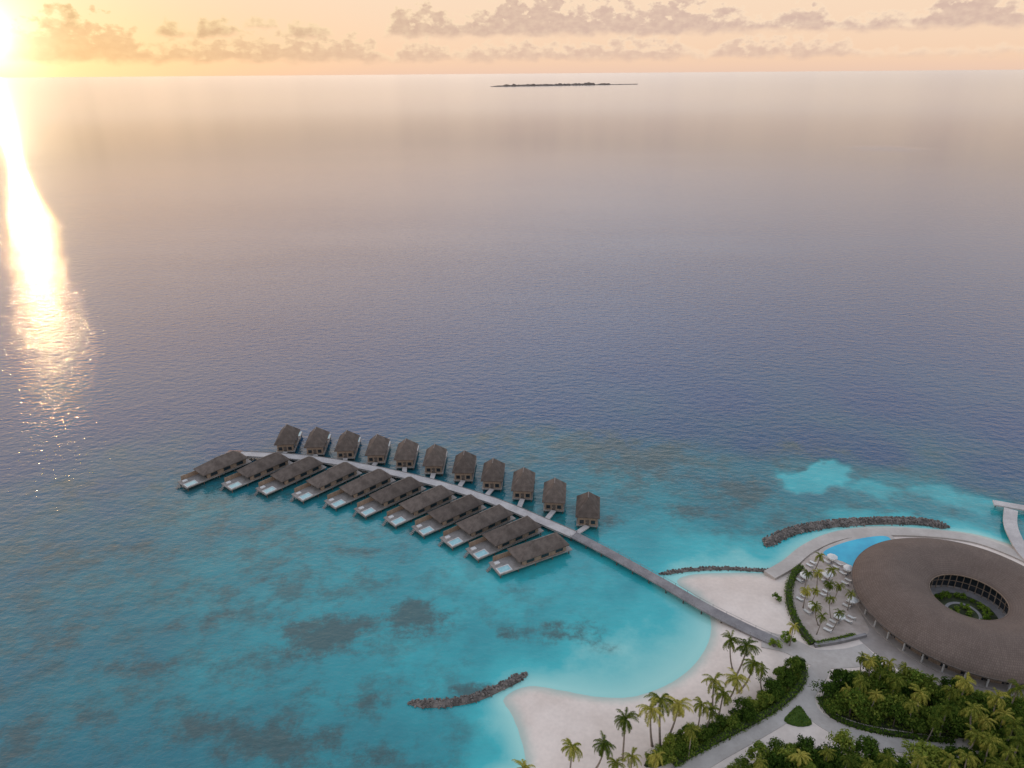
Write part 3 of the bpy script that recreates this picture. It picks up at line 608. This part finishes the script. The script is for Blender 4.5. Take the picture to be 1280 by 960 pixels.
def put_palm(cx, cy, h_, label, group, zb=None):
    global pi_
    v = (pi_*5+pi_//6) % 6; pi_ += 1; o = PA[v] if not used_p[v] else clone(PA[v]); used_p[v] = True
    x, y = G(cx, cy, LZ+h_); z = max(0.3, land_z(x,y)) if zb is None else zb
    s = h_/9; o.location = (x,y,z-.05); o.rotation_euler = (0,0,rng.uniform(0,6.28)); k = rng.uniform(.75,1.05); o.scale = (s*k,s*k,s); tag(o, label, 'palm tree', group)
def palms(lst, fmt, group, zb=None):
    lst = sorted(lst)
    for k, (cx, cy, h_) in enumerate(lst): put_palm(cx, cy, h_, fmt % ORD[k], group, zb)
palms([(655,957,8),(715,932,8.5),(755,930,8.5),(782,898,9)], '%s coconut palm from the left among those standing on open sand', 'palms on the open sand')
palms([(790,945,7.5),(814,886,9.5),(826,874,9.5),(848,880,9.5),(877,880,9),(893,850,9),(904,866,8),(921,848,9),(820,945,7),(942,829,9),(770,953,6.5),(865,912,7),(889,886,7.5)], '%s coconut palm from the left in the row between beach and hedge', 'palms between beach and hedge')
palms([(914,798,8.5),(934,806,8.5),(952,836,6),(992,783,6)], '%s coconut palm from the left around the shore end of the jetty', 'palms at the shore end of the jetty')
palms([(1077,852,7.5),(1088,826,6.5),(1102,838,7),(1120,850,7.5),(1150,866,7.5),(1132,834,6.5),(1185,884,8),(1208,852,8),(1216,886,8.5),(1247,872,8.5),(1272,860,8),(1268,905,8),(1078,822,6),(1112,828,6.5),(1095,868,6),(1164,850,6.5),(1232,900,7),(1190,862,7),(1256,892,7),(1140,880,6.5),(1060,862,6),(1170,900,6.5)], '%s palm from the left rising out of the thicket below the ring building', 'palms in the thicket below the ring building')
palms([(1210,945,7.5),(1238,928,8),(1262,940,8),(1000,944,6),(1110,948,6.5),(1190,950,7),(1275,925,8),(1222,918,7.5),(1150,949,6),(1250,958,7),(950,953,6),(1060,950,6),(1035,940,6),(1085,955,6.5)], '%s palm from the left among the trees along the bottom of the garden', 'palms among the garden trees at the bottom')
palms([(1025,695,5.5),(1010,716,5.5),(1023,716,5.5),(1041,712,5.5),(1008,738,5.5),(1020,738,5.5),(1037,730,5.5),(1038,748,5.5),(1020,757,5.5),(1050,766,5.5),(1028,770,5.5),(1049,732,5.5),(1064,742,5.5)], '%s small palm from the left in the grove on the sun terrace', 'small palms on the sun terrace', zb=1.28)
def scatter(poly, mind, n, rr):
    xs_ = [p[0] for p in poly]; ys_ = [p[1] for p in poly]; out_ = []; tries = 0
    while tries < n*60 and len(out_) < n:
        tries += 1; x = rr.uniform(min(xs_),max(xs_)); y = rr.uniform(min(ys_),max(ys_))
        if all((x-a)**2+(y-b)**2 > mind*mind for a,b in out_) and inside(x,y,poly): out_.append((x,y))
    return out_
T1 = GL([(1027,871),(1050,857),(1085,843),(1120,850),(1170,869),(1235,885),(1310,896),(1310,928),(1195,921),(1130,913),(1080,904),(1043,890)], 1.4)
T2 = GL([(900,982),(935,957),(970,943),(1020,939),(1070,947),(1125,955),(1190,957),(1215,944),(1310,938),(1330,1030),(865,1030)], 1.4)
T3 = GL([(1000,828),(1000,846),(982,868),(952,888),(912,910),(868,932),(830,955),(805,955),(826,935),(850,925),(885,912),(925,890),(958,868),(978,842)], 1.6)
beds = ((T1,'dark planting bed under the thicket below the ring building',2.2,120,'dense green tree packed into the thicket below the ring building','trees in the thicket below the ring building',.95),
        (T2,'dark planting bed along the bottom of the garden',2.3,110,'dense green tree in the garden belt along the bottom edge','trees in the garden belt at the bottom',.95),
        (T3,'dark planting bed between the beach and winding path',1.8,75,'low rounded green tree in the hedge bank between beach and path','trees in the hedge bank between beach and path',.62))
ug = MB(); rr = random.Random(3)
for poly, lab, md, n, tl, tg, sc in beds:
    slab('planting_bed', poly, 1.30, M['soil'], lab, 'planting bed', n=4)
    for x, y in scatter(poly, md, n, rr): put_tree(x, y, sc*rr.uniform(.65,1.3), tl, tg, 1.28)
    for x, y in scatter(poly, .0, 1100, rr):
        for q in range(4): leafq(ug, (x+rr.uniform(-.5,.5),y+rr.uniform(-.5,.5),1.3+rr.uniform(.05,.7)), (rr.gauss(0,.6),rr.gauss(0,.6),1), .5, rr)
tag(ug.build('undergrowth', M['leaf']), 'low leafy undergrowth covering the planting beds', 'undergrowth', kind='stuff')
lg = MB()
for x, y in scatter(smooth(LAWN,3,True), .0, 420, rr): leafq(lg, (x,y,1.36+rr.uniform(.02,.28)), (rr.gauss(0,.7),rr.gauss(0,.7),1), .26, rr)
tag(lg.build('ground_cover', M['leaf']), 'short leafy ground cover on the small lawn islet', 'ground cover', kind='stuff')
def hedge(pts, wd, ht, label, z=1.25, seed=1):
    rr = random.Random(seed); pts = resample(smooth(pts,8), .5); mb = MB(); mb.ribbon(pts, wd*.7, z-.1, z+ht*.8); r = empty('hedge', (0,0,0)); mb.build('hedge_core', M['soil'], r)
    lf = MB(); L = offset(pts,1)
    for k, p in enumerate(pts):
        u = (L[k][0]-p[0], L[k][1]-p[1])
        for j in range(26):
            a = rr.uniform(-.35,PI+.35); q = (p[0]+u[0]*wd/2*math.cos(a)+rr.uniform(-.3,.3), p[1]+u[1]*wd/2*math.cos(a)+rr.uniform(-.3,.3), z+ht*(.25+.75*max(-.2,math.sin(a)))*rr.uniform(.85,1.12))
            leafq(lf, q, (u[0]*math.cos(a)+rr.gauss(0,.5),u[1]*math.cos(a)+rr.gauss(0,.5),math.sin(a)+rr.gauss(0,.4)), .38, rr)
    lf.build('foliage', M['hedge'], r); tag(r, label, 'hedge')
hedge(GL([(1001,708),(991,720),(986,738),(988,757),(995,775),(1006,792),(1017,805)],1.8), 1.7, 1.2, 'bright green hedge curving along the seaward side of the sun terrace', seed=4)
hedge(GL([(1020,804),(1045,799),(1068,793)],1.8), 1.1, .8, 'short green hedge on the grey wall at the foot of the sun terrace', z=1.3, seed=5)
hedge(GL([(1004,832),(1003,850),(985,872),(955,893),(915,914),(872,937),(840,955)],1.8), 1.5, 1.1, 'clipped green hedge following the winding path behind the beach', seed=6)
hedge(GL([(1024,872),(1040,894),(1078,909),(1130,919),(1192,926)],1.6), 1.0, .8, 'low green hedge along the looping path below the ring building', seed=7)
def shrub_proto(seed):
    rr = random.Random(seed); r = empty('shrub', (0,0,0)); mb = MB()
    for k in range(5):
        a = 1.26*k; mb.tube([(0,0,-.1),(.4*math.cos(a),.4*math.sin(a),.6)], [.05,.03], 4)
    mb.build('stem', M['bark'], r); mb = MB(); crown(mb, 1.1, .9, .7, 8, 40, .34, rr); mb.build('foliage', M['hedge'], r); return r
SP = shrub_proto(9); first = [True]
def shrub(x, y, z, s, label, group=None):
    o = SP if first[0] else clone(SP); first[0] = False; o.location = (x,y,z); o.rotation_euler = (0,0,rng.uniform(0,6.28)); o.scale = (s,)*3; tag(o, label, 'shrub', group)
x, y = G(971,748,1.6); shrub(x,y,1.1,1.1,'round yellow-green bush alone on the open sand')
x, y = G(968,806,1.8); shrub(x,y,1.15,1.3,'leafy bush left of where the jetty meets the path'); x, y = G(985,800,1.8); shrub(x,y,1.15,1.5,'leafy bush right of where the jetty meets the path')
for k in range(26):
    a = 2.4*k; r_ = (1.0+.35*k if k < 5 else 4.7+2.2*((k*7)%5)/5); shrub(RC[0]+r_*math.cos(a), RC[1]+r_*math.sin(a), 1.46, rng.uniform(.6,1.05), 'small green shrub in the courtyard bed of the ring building', 'shrubs in the courtyard bed')

# ---------------------------------------------------------------- loungers and parasols
def lounger_proto():
    r = empty('sun_lounger', (0,0,0)); mb = MB(); mb.box(-.95,.95,-.33,.33,.22,.30); mb.build('frame', M['plaster'], r)
    mb = MB(); mb.box(-.4,.92,-.3,.3,.303,.40); mb.build('cushion', M['white'], r)
    mb = MB(); mb.face([(-.42,-.3,.32),(-.42,.3,.32),(-.98,.3,.75),(-.98,-.3,.75)]); mb.face([(-.40,-.3,.41),(-.96,-.3,.84),(-.96,.3,.84),(-.40,.3,.41)]); mb.face([(-.42,-.3,.32),(-.98,-.3,.75),(-.96,-.3,.84),(-.40,-.3,.41)]); mb.face([(-.42,.3,.32),(-.40,.3,.41),(-.96,.3,.84),(-.98,.3,.75)]); mb.face([(-.98,-.3,.75),(-.98,.3,.75),(-.96,.3,.84),(-.96,-.3,.84)]); mb.build('backrest', M['white'], r)
    for sx in (-.8,.8):
        for sy in (-.27,.27): mb = MB(); mb.box(sx-.04,sx+.04,sy-.04,sy+.04,0,.22); mb.build('leg', M['plaster'], r)
    return r
def parasol_proto():
    r = empty('parasol', (0,0,0)); mb = MB(); mb.tube([(0,0,.08),(0,0,2.6)], .04, 6); mb.build('pole', M['wood_dark'], r)
    mb = MB(); n = 8
    for k in range(n):
        a0 = 2*PI*k/n; a1 = 2*PI*(k+1)/n; e0 = (1.35*math.cos(a0),1.35*math.sin(a0),2.15); e1 = (1.35*math.cos(a1),1.35*math.sin(a1),2.15); mb.face([e0,e1,(0,0,2.7)]); mb.face([e1,e0,(e0[0],e0[1],2.0),(e1[0],e1[1],2.0)])
    mb.build('canopy', M['white'], r)
    mb = MB(); mb.box(-.3,.3,-.3,.3,0,.08); mb.build('base', M['garden_wall'], r); return r
LP = lounger_proto(); PP = parasol_proto(); fl = True
spots = sorted([(1014,706),(1036,702),(1047,708),(1056,716),(1030,724),(1002,725),(1058,728),(1002,748),(1030,742),(1060,756),(1012,764),(1044,776),(1062,775),(1036,786)])
for k, (px, py) in enumerate(spots):
    x, y = G(px,py,1.3); a = math.radians(125)+rng.uniform(-.2,.2)
    for j, s_ in enumerate((-.55,.55)):
        o = LP if fl else clone(LP); fl = False
        o.location = (x-math.sin(a)*s_*1.6, y+math.cos(a)*s_*1.6, 1.28); o.rotation_euler = (0,0,a)
        tag(o, '%s white sun lounger of the %s pair from the left on the sun terrace' % (('right','left')[j], ORD[k]), 'sun lounger', 'sun loungers on the sun terrace')
    if k % 2 == 0:
        o = PP if k == 0 else clone(PP); o.location = (x-.6*math.cos(a)*1.2, y-.6*math.sin(a)*1.2, 1.28); tag(o, 'white parasol over the %s pair of loungers from the left' % ORD[k], 'parasol', 'white parasols on the sun terrace')
scene.view_settings.view_transform = 'Standard'; scene.view_settings.look = 'None'; scene.view_settings.exposure = 0
